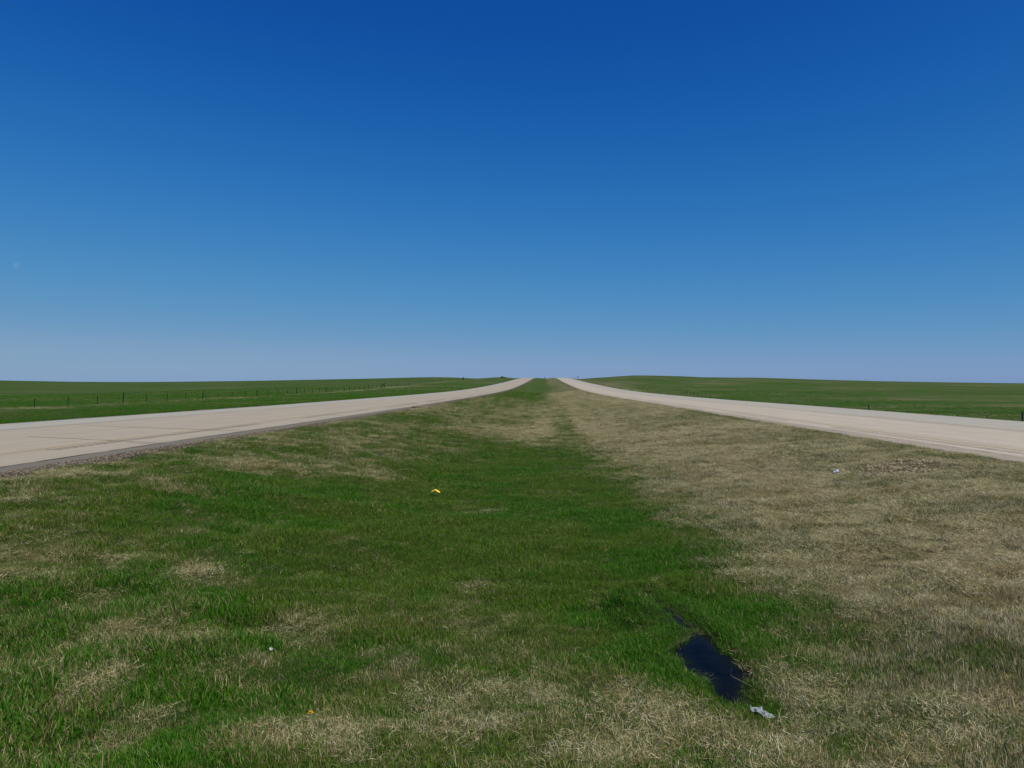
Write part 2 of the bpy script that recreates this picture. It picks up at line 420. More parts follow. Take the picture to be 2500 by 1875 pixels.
# ------------------------------------------------------------------ materials
def ground_material():
    m, nt, out = new_mat("prairie_soil_and_thatch")
    geo_n = N(nt, "ShaderNodeNewGeometry"); P = geo_n.outputs["Position"]
    ag = N(nt, "ShaderNodeAttribute", attribute_name="green").outputs["Fac"]
    asl = N(nt, "ShaderNodeAttribute", attribute_name="soil_and_edge").outputs["Fac"]
    sp = N(nt, "ShaderNodeSeparateXYZ"); nt.links.new(P, sp.inputs[0])
    # stretched coordinate: cover reads as fine streaks
    n1 = noise_n(nt, P, 2.2, 6, .65); n2 = noise_n(nt, P, 18, 5, .7); n3 = noise_n(nt, P, .35, 4, .6); n4 = noise_n(nt, P, 90, 3, .7)
    n5 = noise_n(nt, P, .045, 5, .6)
    far = maprange(nt, sp.outputs[1], 35, 140, 0, 1)
    n1 = math_n(nt, 'ADD', math_n(nt, 'MULTIPLY', n1, math_n(nt, 'SUBTRACT', 1.0, math_n(nt, 'MULTIPLY', far, .7))), math_n(nt, 'MULTIPLY', math_n(nt, 'ADD', math_n(nt, 'MULTIPLY', n3, .35), math_n(nt, 'MULTIPLY', n5, .35)), far))
    green = ramp_n(nt, n1, [(.33, (.018, .050, .003)), (.5, (.034, .078, .006)), (.66, (.062, .110, .013))])
    dry = ramp_n(nt, n2, [(.25, (.080, .072, .034)), (.5, (.160, .148, .078)), (.75, (.24, .22, .13))])
    g = math_n(nt, 'ADD', ag, math_n(nt, 'MULTIPLY', math_n(nt, 'SUBTRACT', n2, .5), .9))
    g = math_n(nt, 'ADD', g, math_n(nt, 'MULTIPLY', math_n(nt, 'SUBTRACT', n3, .5), math_n(nt, 'MULTIPLY', far, 1.1)))
    g = math_n(nt, 'ADD', g, math_n(nt, 'MULTIPLY', math_n(nt, 'SUBTRACT', n5, .5), math_n(nt, 'MULTIPLY', far, 1.5)), clamp=True)
    col = mix_rgb(nt, g, dry, green)
    v = math_n(nt, 'MULTIPLY', maprange(nt, n4, .3, .7, .60, 1.25), maprange(nt, sp.outputs[1], 12, 90, .58, 1.0))  # nearer ground coloured darker, so gaps between tufts read as shaded
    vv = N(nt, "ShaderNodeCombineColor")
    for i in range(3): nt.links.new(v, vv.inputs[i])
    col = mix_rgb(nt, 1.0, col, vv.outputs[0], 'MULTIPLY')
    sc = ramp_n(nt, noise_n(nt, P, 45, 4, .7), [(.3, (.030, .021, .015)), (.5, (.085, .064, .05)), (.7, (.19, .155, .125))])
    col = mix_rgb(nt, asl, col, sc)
    bs = N(nt, "ShaderNodeBsdfPrincipled")
    nt.links.new(col, bs.inputs["Base Color"]); bs.inputs["Roughness"].default_value = .95
    bs.inputs["Specular IOR Level"].default_value = .1
    bp = N(nt, "ShaderNodeBump"); bp.inputs["Strength"].default_value = .9; bp.inputs["Distance"].default_value = .05
    h = math_n(nt, 'ADD', n2, math_n(nt, 'MULTIPLY', n1, 3.0))
    nt.links.new(h, bp.inputs["Height"]); nt.links.new(bp.outputs[0], bs.inputs["Normal"])
    nt.links.new(bs.outputs[0], out.inputs[0])
    return m
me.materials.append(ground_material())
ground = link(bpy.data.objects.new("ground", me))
tag(ground, kind="structure")

# ------------------------------------------------------------------ water in the ditch
m_water, nt, out = new_mat("ditch_water")
bs = N(nt, "ShaderNodeBsdfPrincipled")
bs.inputs["Base Color"].default_value = (.003, .003, .003, 1)
bs.inputs["Roughness"].default_value = .03
bs.inputs["IOR"].default_value = 1.33
bs.inputs["Specular IOR Level"].default_value = .07
tc = N(nt, "ShaderNodeNewGeometry")
wn = noise_n(nt, tc.outputs["Position"], 7, 4, .7)
sh = N(nt, "ShaderNodeAttribute", attribute_name="shallow").outputs["Fac"]
wf = math_n(nt, 'ADD', sh, math_n(nt, 'MULTIPLY', math_n(nt, 'SUBTRACT', wn, .5), 1.2), clamp=True)
nt.links.new(mix_rgb(nt, wf, (.002, .002, .002), (.010, .012, .004)), bs.inputs["Base Color"])
bp = N(nt, "ShaderNodeBump"); bp.inputs["Strength"].default_value = .12; bp.inputs["Distance"].default_value = .01
nt.links.new(noise_n(nt, tc.outputs["Position"], 9, 3), bp.inputs["Height"]); nt.links.new(bp.outputs[0], bs.inputs["Normal"])
nt.links.new(bs.outputs[0], out.inputs[0])
def water_sheet():
    gx = np.arange(.1, 2.45, .05); gy = np.arange(5.0, 9.4, .06)
    X, Y = np.meshgrid(gx, gy)
    keep = pud_sd(X, Y) < .14
    idx = -np.ones(X.shape, int); vs = []; fs = []
    for j in range(X.shape[0] - 1):
        for i in range(X.shape[1] - 1):
            if keep[j, i]:
                q = []
                for (jj_, ii_) in ((j, i), (j, i + 1), (j + 1, i + 1), (j + 1, i)):
                    if idx[jj_, ii_] < 0:
                        idx[jj_, ii_] = len(vs); vs.append((X[jj_, ii_], Y[jj_, ii_], WATER + EYE))
                    q.append(idx[jj_, ii_])
                fs.append(q)
    return vs, fs
vs, fs = water_sheet()
water = mesh_obj("water", vs, fs, m_water)
_a = water.data.attributes.new("shallow", 'FLOAT', 'POINT')
_v = np.array(vs); _a.data.foreach_set("value", np.exp(np.minimum(pud_sd(_v[:, 0], _v[:, 1]), 0) / .09).astype(float))
tag(water, kind="structure")

# ------------------------------------------------------------------ roads
def concrete_mat(side):
    m, nt, out = new_mat("worn_concrete_" + side)
    P = N(nt, "ShaderNodeNewGeometry").outputs["Position"]
    sp = N(nt, "ShaderNodeSeparateXYZ"); nt.links.new(P, sp.inputs[0])
    ax = math_n(nt, 'ABSOLUTE', sp.outputs[0])
    mp = N(nt, "ShaderNodeMapping"); mp.inputs["Scale"].default_value = (1.0, .035, 1.0); nt.links.new(P, mp.inputs[0])
    streak = noise_n(nt, mp.outputs[0], 2.3, 4, .6)
    fine = noise_n(nt, P, 60, 4, .8); blot = noise_n(nt, P, .7, 5, .6)
    tan = (.350, .312, .252) if side == 'west' else (.420, .378, .315)
    gray = (.345, .338, .300) if side == 'west' else (.36, .348, .305)
    edge = 18.7 if side == 'west' else 17.6
    wob = math_n(nt, 'ADD', ax, math_n(nt, 'MULTIPLY', math_n(nt, 'SUBTRACT', streak, .5), .8))
    outer = maprange(nt, wob, edge - .25, edge + .25, 0, 1)
    col = mix_rgb(nt, outer, tan, gray)
    # asphalt strip left of the long crack (median side)
    if side == 'west':
        inner = maprange(nt, ax, 9.97, 10.0, 1, 0)
        col = mix_rgb(nt, inner, col, (.155, .145, .122))
    else:
        inner = maprange(nt, ax, 10.85, 10.95, 1, 0)
        col = mix_rgb(nt, inner, col, (.31, .268, .222))
    # wheel-track wear: long stains that belong to the slab
    def band(c, w, s, colr, col):
        d = math_n(nt, 'ABSOLUTE', math_n(nt, 'SUBTRACT', wob, c))
        f = math_n(nt, 'MULTIPLY', maprange(nt, d, 0, w, .8, 0), math_n(nt, 'MULTIPLY', maprange(nt, streak, .35, .65, .35, 1), s))
        return mix_rgb(nt, f, col, colr)
    if side == 'west':
        col = band(18.5, .35, .45, (.20, .165, .125), col)
        col = band(11.5, .30, .2, (.19, .165, .135), col)
        col = band(15.1, .5, .18, (.21, .175, .135), col)
    else:
        col = band(17.2, .55, .60, (.225, .175, .14), col)
        col = band(15.3, .5, .25, (.24, .20, .165), col)
        col = band(12.45, .45, .45, (.20, .172, .138), col)
        col = band(13.9, .4, .15, (.24, .20, .165), col)
    v = math_n(nt, 'MULTIPLY', maprange(nt, fine, .25, .75, .80, 1.18), maprange(nt, blot, .25, .75, .93, 1.06))
    v = math_n(nt, 'MULTIPLY', v, maprange(nt, streak, .25, .75, .93, 1.06))
    vv = N(nt, "ShaderNodeCombineColor")
    for i in range(3): nt.links.new(v, vv.inputs[i])
    col = mix_rgb(nt, 1.0, col, vv.outputs[0], 'MULTIPLY')
    bs = N(nt, "ShaderNodeBsdfPrincipled"); nt.links.new(col, bs.inputs["Base Color"])
    bs.inputs["Roughness"].default_value = .9; bs.inputs["Specular IOR Level"].default_value = .25
    bp = N(nt, "ShaderNodeBump"); bp.inputs["Strength"].default_value = .35; bp.inputs["Distance"].default_value = .01
    nt.links.new(fine, bp.inputs["Height"]); nt.links.new(bp.outputs[0], bs.inputs["Normal"])
    nt.links.new(bs.outputs[0], out.inputs[0])
    return m

road_ys = np.concatenate([[-120, -60, -20], np.arange(-4, 60, 1.0), np.arange(60, 300, 4.0), np.arange(300, 1000, 6.0), np.arange(1000, 2400, 60.0)])
def road_mesh(name, x0, x1, prof, mat, crown=.0):
    X = np.linspace(x0, x1, 9)
    v = []; f = []
    nX = len(X) + 2
    for y in road_ys:
        z = float(prof(y)) + EYE
        v.append((x0, y, z - .25))
        for x in X: v.append((x, y, z))
        v.append((x1, y, z - .25))
    for j in range(len(road_ys) - 1):
        for i in range(nX - 1):
            a = j * nX + i
            f.append((a, a + 1, a + nX + 1, a + nX))
    o = mesh_obj(name, v, f, mat)
    return tag(o, kind="structure")
road_l = road_mesh("road", XL0, XL1, PLz, concrete_mat('west'))
road_r = road_mesh("road", XR0, XR1, PRz, concrete_mat('east'))

def strip_mat(name, color, var=.25, rough=.9, scale=12, wear=0.0, wear_col=(.42, .37, .32)):
    m, nt, out = new_mat(name)
    P = N(nt, "ShaderNodeNewGeometry").outputs["Position"]
    n = noise_n(nt, P, scale, 5, .7)
    c1 = tuple(c * (1 - var) for c in color); c2 = tuple(c * (1 + var) for c in color)
    col = ramp_n(nt, n, [(.3, c1), (.7, c2)])
    if wear:
        mp = N(nt, "ShaderNodeMapping"); mp.inputs["Scale"].default_value = (1.0, .12, 1.0); nt.links.new(P, mp.inputs[0])
        n2 = noise_n(nt, mp.outputs[0], 9, 5, .7)
        col = mix_rgb(nt, maprange(nt, n2, .5 - .5 * wear, .9 - .5 * wear, 0, 1), col, wear_col)
    bs = N(nt, "ShaderNodeBsdfPrincipled"); nt.links.new(col, bs.inputs["Base Color"])
    bs.inputs["Roughness"].default_value = rough; bs.inputs["Specular IOR Level"].default_value = .2
    nt.links.new(bs.outputs[0], out.inputs[0])
    return m

def ribbon(name, parent, prof, x, w, y0, y1, mat, wob=0.0, seed=0, lift=.004, step=None, wvar=0.0, gaps=None):
    v = []; f = []
    y = y0; k = 0; prev = False
    while y <= y1:
        on = True
        if gaps is not None: on = gaps(y)
        wx = wob * (float(fbm(np.array([y * 1.0]), np.array([seed * 7.1]), .8, 4, seed)[0]) - .5) * 2
        ww = w * (1 + wvar * (float(fbm(np.array([y * 1.0]), np.array([3.0 + seed]), .35, 3, seed + 3)[0]) - .5) * 2)
        z = float(prof(y)) + EYE + lift
        v.append((x + wx - ww / 2, y, z)); v.append((x + wx + ww / 2, y, z))
        if prev and on:
            f.append((2 * k - 2, 2 * k - 1, 2 * k + 1, 2 * k))
        prev = on; k += 1
        y += step if step else max(.08, y * .012)
    return mesh_obj(name, v, f, mat, parent)

m_yellow = strip_mat("faded_yellow_paint", (.42, .29, .10), .12, wear=.55, wear_col=(.32, .27, .20))
m_white = strip_mat("faded_white_paint", (.40, .39, .35), .08, wear=.7, wear_col=(.31, .295, .26))
m_dark = strip_mat("dark_groove", (.050, .042, .034), .35, scale=30)  # flat dark bars laid on the slab for the rumble grooves
m_crack = strip_mat("dirt_filled_crack", (.060, .048, .040), .4, scale=25)
m_joint = strip_mat("sealed_joint", (.11, .092, .075), .3, scale=10)
ribbon("yellow_line", road_l, PLz, -11.92, .13, 6, 700, m_yellow, lift=.004)
ribbon("yellow_line", road_r, PRz, 12.05, .13, 6, 700, m_yellow, lift=.004)
ribbon("edge_crack", road_l, PLz, -10.0, .045, 6, 420, m_crack, wob=.02, seed=3, wvar=.6, lift=.008)
ribbon("edge_crack", road_r, PRz, 10.92, .028, 6, 300, m_crack, wob=.03, seed=5, wvar=.8, lift=.008)
ribbon("white_line", road_l, PLz, -18.62, .11, 6, 500, m_white, lift=.006)
ribbon("white_line", road_r, PRz, 17.6, .11, 6, 500, m_white, lift=.006)
ribbon("edge_halo", road_l, PLz, XL0 + .08, .16, 6, 720, strip_mat("pale_edge_halo", (.38, .37, .32), .1), wvar=.2, lift=.005)  # flat pale strip painting a bright halo along the far pavement edge
ribbon("edge_halo", road_r, PRz, XR1 - .08, .16, 6, 720, bpy.data.materials["pale_edge_halo"], wvar=.2, lift=.005)

def rumble(name, parent, prof, xc, mat, sign):
    v = []; f = []
    y = 17.2
    while y < 150:
        cyc = (y - 17.2) % 18.0
        if cyc < 12.6:
            z = float(prof(y)) + EYE + .010
            w = .17 + .02 * random.random(); d = .020 + .014 * random.random()
            if y > 60: d *= 1.6
            b = len(v)
            sk = .012 * sign
            for (dx, dy) in ((-w, -d - sk), (w, -d + sk), (w * .9, d + sk), (-w * .9, d - sk)):
                v.append((xc + dx, y + dy, z))
            f.append((b, b + 1, b + 2, b + 3))
        y += .30
    return mesh_obj(name, v, f, mat, parent)
rumble("rumble_strip", road_l, PLz, -11.45, m_dark, 1)
m_dark2 = strip_mat("shallow_groove", (.19, .16, .13), .3, scale=30)
rumble("rumble_strip", road_r, PRz, 11.55, m_dark2, -1)

def joints(parent, prof, edge_x, far_x, y_list, slope, mat):
    for (y, x_to, w) in y_list:
        v = []; f = []
        n = 40
        for k in range(n + 1):
            x = edge_x + (x_to - edge_x) * k / n
            yy = y + slope * abs(x - edge_x) + (float(vnoise(np.array([x * 3]), np.array([y]), 8)[0]) - .5) * .05
            z = float(prof(yy)) + EYE + .012
            ww = w * (.5 + float(vnoise(np.array([x * 5]), np.array([y + 4]), 9)[0]))
            v.append((x, yy - ww, z)); v.append((x, yy + ww, z))
            if k: f.append((2 * k - 2, 2 * k - 1, 2 * k + 1, 2 * k) if x_to > edge_x else (2 * k - 1, 2 * k - 2, 2 * k, 2 * k + 1))
        mesh_obj("transverse_joint", v, f, mat, parent)
joints(road_l, PLz, -10.0, -18, [(19.25, -15.3, .020), (24.6, -17.8, .022), (37.9, -11.6, .035), (51.0, -12.5, .025), (31.2, -11.0, .012)], .48, m_joint)
joints(road_l, PLz, -10.0, -18, [(18.95, -11.0, .02)], .48, m_crack)
joints(road_r, PRz, 10.95, 18, [(26.0, 12.0, .012), (44.0, 12.4, .015)], .48, m_joint)

# ------------------------------------------------------------------ vegetation prototypes
hidden = bpy.data.collections.new("tuft_sources")      # not linked to the scene: only read by the scatter nodes
def blade_mesh(name, blades, mat):
    """blades: list of (points[list of Vector], width, rnd, kind) -> tapered ribbons with attributes"""
    V = []; F = []; rn = []; tt = []
    for pts, w, r, axis in blades:
        b = len(V); n = len(pts)
        for i, p in enumerate(pts):
            t = i / (n - 1)
            ww = w * (1 - t ** 2.2) * .5 if i < n - 1 else 0
            if i < n - 1:
                V.append(p - axis * ww); V.append(p + axis * ww); rn += [r, r]; tt += [t, t]
            else:
                V.append(p); rn.append(r); tt.append(t)
        for i in range(n - 2):
            F.append((b + 2 * i, b + 2 * i + 1, b + 2 * i + 3, b + 2 * i + 2))
        F.append((b + 2 * (n - 2), b + 2 * (n - 2) + 1, b + 2 * (n - 1)))
    m_ = bpy.data.meshes.new(name)
    m_.from_pydata([tuple(v) for v in V], [], F)
    m_.update()
    for nm, arr in (("rnd", rn), ("along", tt)):
        a_ = m_.attributes.new(nm, 'FLOAT', 'POINT'); a_.data.foreach_set("value", arr)
    m_.polygons.foreach_set("use_smooth", [True] * len(m_.polygons))
    m_.materials.append(mat)
    return bpy.data.objects.new(name, m_)

def make_tuft(name, n, rad, h, w, lean, curl, mat, segs=4, flat=False):
    bl = []
    for i in range(n):
        a = random.uniform(0, 2 * math.pi); rr = rad * math.sqrt(random.random())
        base = Vector((rr * math.cos(a), rr * math.sin(a), -.01))
        az = random.uniform(0, 2 * math.pi)
        d = Vector((math.cos(az), math.sin(az), 0))
        L = h * random.uniform(.45, 1.15)
        if flat:
            el = random.uniform(2, 38); base.z = random.uniform(0, .03)
        else:
            el = 90 - abs(random.gauss(0, lean))
        pts = [base]; p = base.copy(); e = R(el)
        for s in range(segs):
            p = p + (d * math.cos(e) + Vector((0, 0, math.sin(e)))) * (L / segs)
            pts.append(p.copy()); e -= R(curl) * random.uniform(.4, 1.4) / segs
            if flat and p.z < .004: e = R(random.uniform(0, 20))
            if flat: 
                k_ = random.uniform(-.18, .18); d = Vector((d.x * math.cos(k_) - d.y * math.sin(k_), d.x * math.sin(k_) + d.y * math.cos(k_), 0))
        side = random.uniform(0, 2 * math.pi)
        axis = Vector((-d.y, d.x, 0)) * .8 + Vector((math.cos(side), math.sin(side), 0)) * .5
        if flat: axis = axis + Vector((0, 0, random.uniform(-.6, .6)))
        axis.normalize()
        bl.append((pts, w * random.uniform(.6, 1.3), random.random(), axis))
    return blade_mesh(name, bl, mat)

def grass_mat(name, kind):
    m, nt, out = new_mat(name)
    rnd = N(nt, "ShaderNodeAttribute", attribute_name="rnd").outputs["Fac"]
    al = N(nt, "ShaderNodeAttribute", attribute_name="along").outputs["Fac"]
    g = N(nt, "ShaderNodeAttribute", attribute_name="tint", attribute_type='INSTANCER').outputs["Fac"]
    r2 = N(nt, "ShaderNodeAttribute", attribute_name="tint_b", attribute_type='INSTANCER').outputs["Fac"]
    if kind == 'green':
        ga = ramp_n(nt, rnd, [(0, (.014, .085, .001)), (.35, (.028, .150, .002)), (.7, (.052, .205, .004)), (.92, (.12, .28, .02)), (1, (.25, .38, .10))])
        gb = ramp_n(nt, rnd, [(0, (.040, .092, .003)), (.5, (.086, .178, .008)), (1, (.22, .30, .06))])
        col = mix_rgb(nt, r2, ga, gb)
        dry = ramp_n(nt, rnd, [(0, (.14, .10, .04)), (.5, (.27, .22, .11)), (1, (.42, .37, .22))])
        isd = maprange(nt, math_n(nt, 'SUBTRACT', math_n(nt, 'FRACT', math_n(nt, 'MULTIPLY', rnd, 7.31)), g), -.03, .03, 0, 1)
        col = mix_rgb(nt, isd, col, dry)
        tip = maprange(nt, al, .75, 1.0, 0, .2)
        col = mix_rgb(nt, tip, col, (.20, .17, .08))
    else:
        a1 = ramp_n(nt, rnd, [(0, (.14, .11, .05)), (.3, (.38, .33, .18)), (.65, (.60, .54, .33)), (.9, (.76, .70, .48)), (1, (.88, .85, .70))])
        a2 = ramp_n(nt, rnd, [(0, (.09, .050, .018)), (.5, (.28, .19, .075)), (1, (.48, .37, .19))])
        col = mix_rgb(nt, r2, a1, a2)
        gr = ramp_n(nt, rnd, [(0, (.05, .09, .010)), (1, (.13, .18, .04))])
        isg = maprange(nt, math_n(nt, 'SUBTRACT', g, math_n(nt, 'FRACT', math_n(nt, 'MULTIPLY', rnd, 5.77))), -.03, .03, 0, 1)
        col = mix_rgb(nt, isg, col, gr)
    bs = N(nt, "ShaderNodeBsdfPrincipled"); nt.links.new(col, bs.inputs["Base Color"])
    bs.inputs["Roughness"].default_value = .55 if kind == 'green' else .7
    bs.inputs["Specular IOR Level"].default_value = .12 if kind == 'green' else .15
    tr = N(nt, "ShaderNodeBsdfTranslucent"); nt.links.new(col, tr.inputs[0])
    mx = N(nt, "ShaderNodeMixShader"); mx.inputs[0].default_value = .38 if kind == 'green' else .15
    nt.links.new(bs.outputs[0], mx.inputs[1]); nt.links.new(tr.outputs[0], mx.inputs[2])
    nt.links.new(mx.outputs[0], out.inputs[0])
    return m
m_green = grass_mat("green_blades", 'green')
m_straw = grass_mat("cured_straw", 'dry')

col_g = bpy.data.collections.new("green_tuft_sources")
for k in range(10):
    col_g.objects.link(make_tuft("grass_tuft", 50, .10, .060, .0036, 18 + 3 * k, 30 + 5 * k, m_green, segs=3))
col_s = bpy.data.collections.new("straw_tuft_sources")
for k in range(7):
    col_s.objects.link(make_tuft("straw_tuft", 84, .12, .062, .0021, 60, 8, m_straw, segs=2, flat=True))
for k in range(4):
    col_s.objects.link(make_tuft("straw_tuft", 70, .10, .058, .0021, 24, 16, m_straw, segs=3))
col_f = bpy.data.collections.new("far_tuft_sources")

def scatter(name, pts, scale, rotz, tint, tint_b, coll, nkinds, kindidx, mat, tilt=None):
    me_ = bpy.data.meshes.new(name)
    me_.vertices.add(len(pts)); me_.vertices.foreach_set("co", pts.ravel())
    for nm, arr in (("scale_v", scale), ("rot_v", rotz), ("tint", tint), ("tint_b", tint_b), ("tilt_v", tilt if tilt is not None else np.zeros(len(pts)))):
        a_ = me_.attributes.new(nm, 'FLOAT', 'POINT'); a_.data.foreach_set("value", np.asarray(arr, float))
    a_ = me_.attributes.new("kind_v", 'INT', 'POINT'); a_.data.foreach_set("value", np.asarray(kindidx, int))
    me_.materials.append(mat)
    me_.update()
    o = link(bpy.data.objects.new(name, me_))
    ng = bpy.data.node_groups.new(name + "_scatter", 'GeometryNodeTree')
    ng.interface.new_socket("Geometry", in_out='INPUT', socket_type='NodeSocketGeometry')
    ng.interface.new_socket("Geometry", in_out='OUTPUT', socket_type='NodeSocketGeometry')
    gi = ng.nodes.new("NodeGroupInput"); go = ng.nodes.new("NodeGroupOutput")
    ci = ng.nodes.new("GeometryNodeCollectionInfo"); ci.inputs[0].default_value = coll
    ci.inputs[1].default_value = True; ci.inputs[2].default_value = True
    ip = ng.nodes.new("GeometryNodeInstanceOnPoints")
    def na(nm, t='FLOAT'):
        q = ng.nodes.new("GeometryNodeInputNamedAttribute"); q.data_type = t; q.inputs[0].default_value = nm
        return q.outputs[0]
    m2p = ng.nodes.new("GeometryNodeMeshToPoints")
    ng.links.new(gi.outputs[0], m2p.inputs[0])
    ng.links.new(m2p.outputs[0], ip.inputs["Points"])
    ng.links.new(ci.outputs[0], ip.inputs["Instance"])
    ip.inputs["Pick Instance"].default_value = True
    ng.links.new(na("kind_v", 'INT'), ip.inputs["Instance Index"])
    cx = ng.nodes.new("ShaderNodeCombineXYZ"); ng.links.new(na("tilt_v"), cx.inputs[0]); ng.links.new(na("rot_v"), cx.inputs[2])
    ng.links.new(cx.outputs[0], ip.inputs["Rotation"])
    ng.links.new(na("scale_v"), ip.inputs["Scale"])
    ng.links.new(ip.outputs[0], go.inputs[0])
    md = o.modifiers.new("scatter", 'NODES'); md.node_group = ng
    return o

def sample_area(y0, y1, dens, x_lo=None, x_hi=None, margin=.6):
    """random points in the strip of land the lens can see, dens per square metre"""
    W = lambda y: (-.80 * y - margin, .72 * y + margin)
    a0, b0 = W(y1)
    if x_lo is not None: a0 = max(a0, x_lo); 
    if x_hi is not None: b0 = min(b0, x_hi)
    n = int((b0 - a0) * (y1 - y0) * dens)
    X = rng.uniform(a0, b0, n); Y = rng.uniform(y0, y1, n)
    k = (X > -.80 * Y - margin) & (X < .72 * Y + margin)
    return X[k], Y[k]

GXs, GYs, GS = [], [], []
bands = [(3.0, 6, 470, .92), (6, 9, 420, .97), (9, 13, 330, 1.05), (13, 18, 240, 1.12), (18, 26, 140, 1.25), (26, 40, 70, 1.5), (40, 65, 26, 1.9), (65, 110, 11, 2.3), (110, 190, 3.6, 2.9)]
for (y0, y1, d, s) in bands:
    X, Y = sample_area(y0, y1, d, -9.1, 9.95)
    GXs.append(X); GYs.append(Y); GS.append(np.full(len(X), s))
PX = np.concatenate(GXs); PY = np.concatenate(GYs); PS = np.concatenate(GS)
g = greenness(PX, PY)
sdp = np.where((np.abs(PX - 1.3) < 3) & (PY > 4) & (PY < 13), pud_sd(PX, PY), 9.)
ok = (sdp > -.015) | (rng.random(len(PX)) < .62 * np.exp(np.minimum(sdp, 0) / .06)) | (rng.random(len(PX)) < .02)
clump = fbm(PX, PY, .55, 3, 81)
edge_thin = np.where(PX < -8.75, rng.random(len(PX)) < .12, True)
bare = fbm(PX, PY, 1.3, 3, 91)
isgreen = rng.random(len(PX)) < .05 + .93 * (.5 * smooth((g - .10) / .80) + .5 * np.clip((g - .05) / .9, 0, 1))
thin = isgreen & (rng.random(len(PX)) > .42 + .75 * smooth((g - .55) / .35) + 1.5 * smooth((clump - .30) / .35))
isgreen = isgreen & ~thin                      # where the green is thin the old thatch shows
ok = ok & edge_thin & ~((((PX - 7.55) / 1.15) ** 2 + ((PY - 15.6) / .85) ** 2 < 1) & (rng.random(len(PX)) < .72))
PXg, PYg, PSg, gg, cg = (a_[ok & isgreen] for a_ in (PX, PY, PS, g, clump))
pz = ground_z(PXg, PYg) + EYE
tall = .72 + .62 * smooth((cg - .36) / .3)
lushleft = (1 + .50 * smooth((-PXg - 1.0) / 2.0) * smooth((9.5 - PYg) / 4) * smooth((cg - .42) / .15)) * (.45 + .55 * smooth((PXg + 9.1) / 1.2))
nearp = np.exp(-(np.maximum(np.where((np.abs(PXg - 1.3) < 3) & (PYg > 4) & (PYg < 13), pud_sd(PXg, PYg), 9.), 0) / .25) ** 2)
sc = PSg * tall * lushleft * (1 - .45 * nearp * (PXg < 1.75)) * rng.uniform(.75, 1.2, len(PXg))
tb = smooth((fbm(PXg, PYg, 1.3, 4, 101) - .42) / .16) * .75 + .35 * (1 - gg) + rng.normal(0, .12, len(PXg))
tb = np.clip(tb, 0, 1)
print("green tufts", len(PXg))
grass = scatter("grass", np.stack([PXg, PYg, pz], 1), sc, rng.uniform(0, 6.28, len(PXg)), np.clip(.12 + .88 * gg + rng.normal(0, .14, len(PXg)), 0, .95), tb, col_g, 10, rng.integers(0, 10, len(PXg)), m_green)
tag(grass, kind="stuff")
k_ = ok & ~isgreen
PXs, PYs, PSs, gs_, cs_ = (a_[k_] for a_ in (PX, PY, PS, g, clump))
pz = ground_z(PXs, PYs) + EYE
sc = PSs * np.where(gs_ > .6, .85, 1.0) * (.75 + .6 * cs_) * rng.uniform(.75, 1.25, len(PXs))
kind = np.where((rng.random(len(PXs)) < .30 + .45 * (fbm(PXs, PYs, 1.6, 2, 131) > .55) + .35 * smooth((7.5 - PYs) / 2)), rng.integers(7, 11, len(PXs)), rng.integers(0, 7, len(PXs)))
tb = np.clip(smooth((fbm(PXs, PYs, .45, 4, 111) - .52) / .16) * .42 + rng.normal(0.05, .18, len(PXs)), 0, 1)
print("straw tufts", len(PXs))
drygrass = scatter("dry_grass", np.stack([PXs, PYs, pz], 1), sc, rng.uniform(0, 6.28, len(PXs)), np.clip(.08 + gs_ * .75 + rng.normal(0, .1, len(PXs)), 0, 1), tb, col_s, 11, kind, m_straw)
tag(drygrass, kind="stuff")

# fields beyond the carriageways
FX, FY, FS = [], [], []
for (x_lo, x_hi) in ((-95, XL0 - .35), (XR1 + .3, 90)):
    for (y0, y1, d, s) in ((26, 45, 9, 1.7), (45, 80, 5, 2.3), (80, 140, 1.8, 3.2), (140, 240, .5, 4.5)):
        X, Y = sample_area(y0, y1, d, x_lo, x_hi)
        FX.append(X); FY.append(Y); FS.append(np.full(len(X), s))
FX = np.concatenate(FX); FY = np.concatenate(FY); FS = np.concatenate(FS)
fg_ = greenness(FX, FY)
isg = rng.random(len(FX)) < smooth((fg_ - .1) / .6)
pz = ground_z(FX, FY) + EYE
print("field tufts", len(FX))
o = scatter("meadow_grass", np.stack([FX[isg], FY[isg], pz[isg]], 1), FS[isg] * rng.uniform(.6, 1.1, isg.sum()), rng.uniform(0, 6.28, isg.sum()), np.clip(.7 + .4 * fg_[isg], 0, 1), smooth((fbm(FX[isg], FY[isg], 9, 3, 121) - .42) / .2) * .7, col_g, 10, rng.integers(0, 10, isg.sum()), m_green)
tag(o, kind="stuff")
q = ~isg
o = scatter("dry_meadow_grass", np.stack([FX[q], FY[q], pz[q]], 1), FS[q] * rng.uniform(.6, 1.1, q.sum()), rng.uniform(0, 6.28, q.sum()), np.clip(fg_[q] * .5, 0, 1), .3 * rng.random(q.sum()), col_s, 11, rng.integers(0, 11, q.sum()), m_straw)
tag(o, kind="stuff")

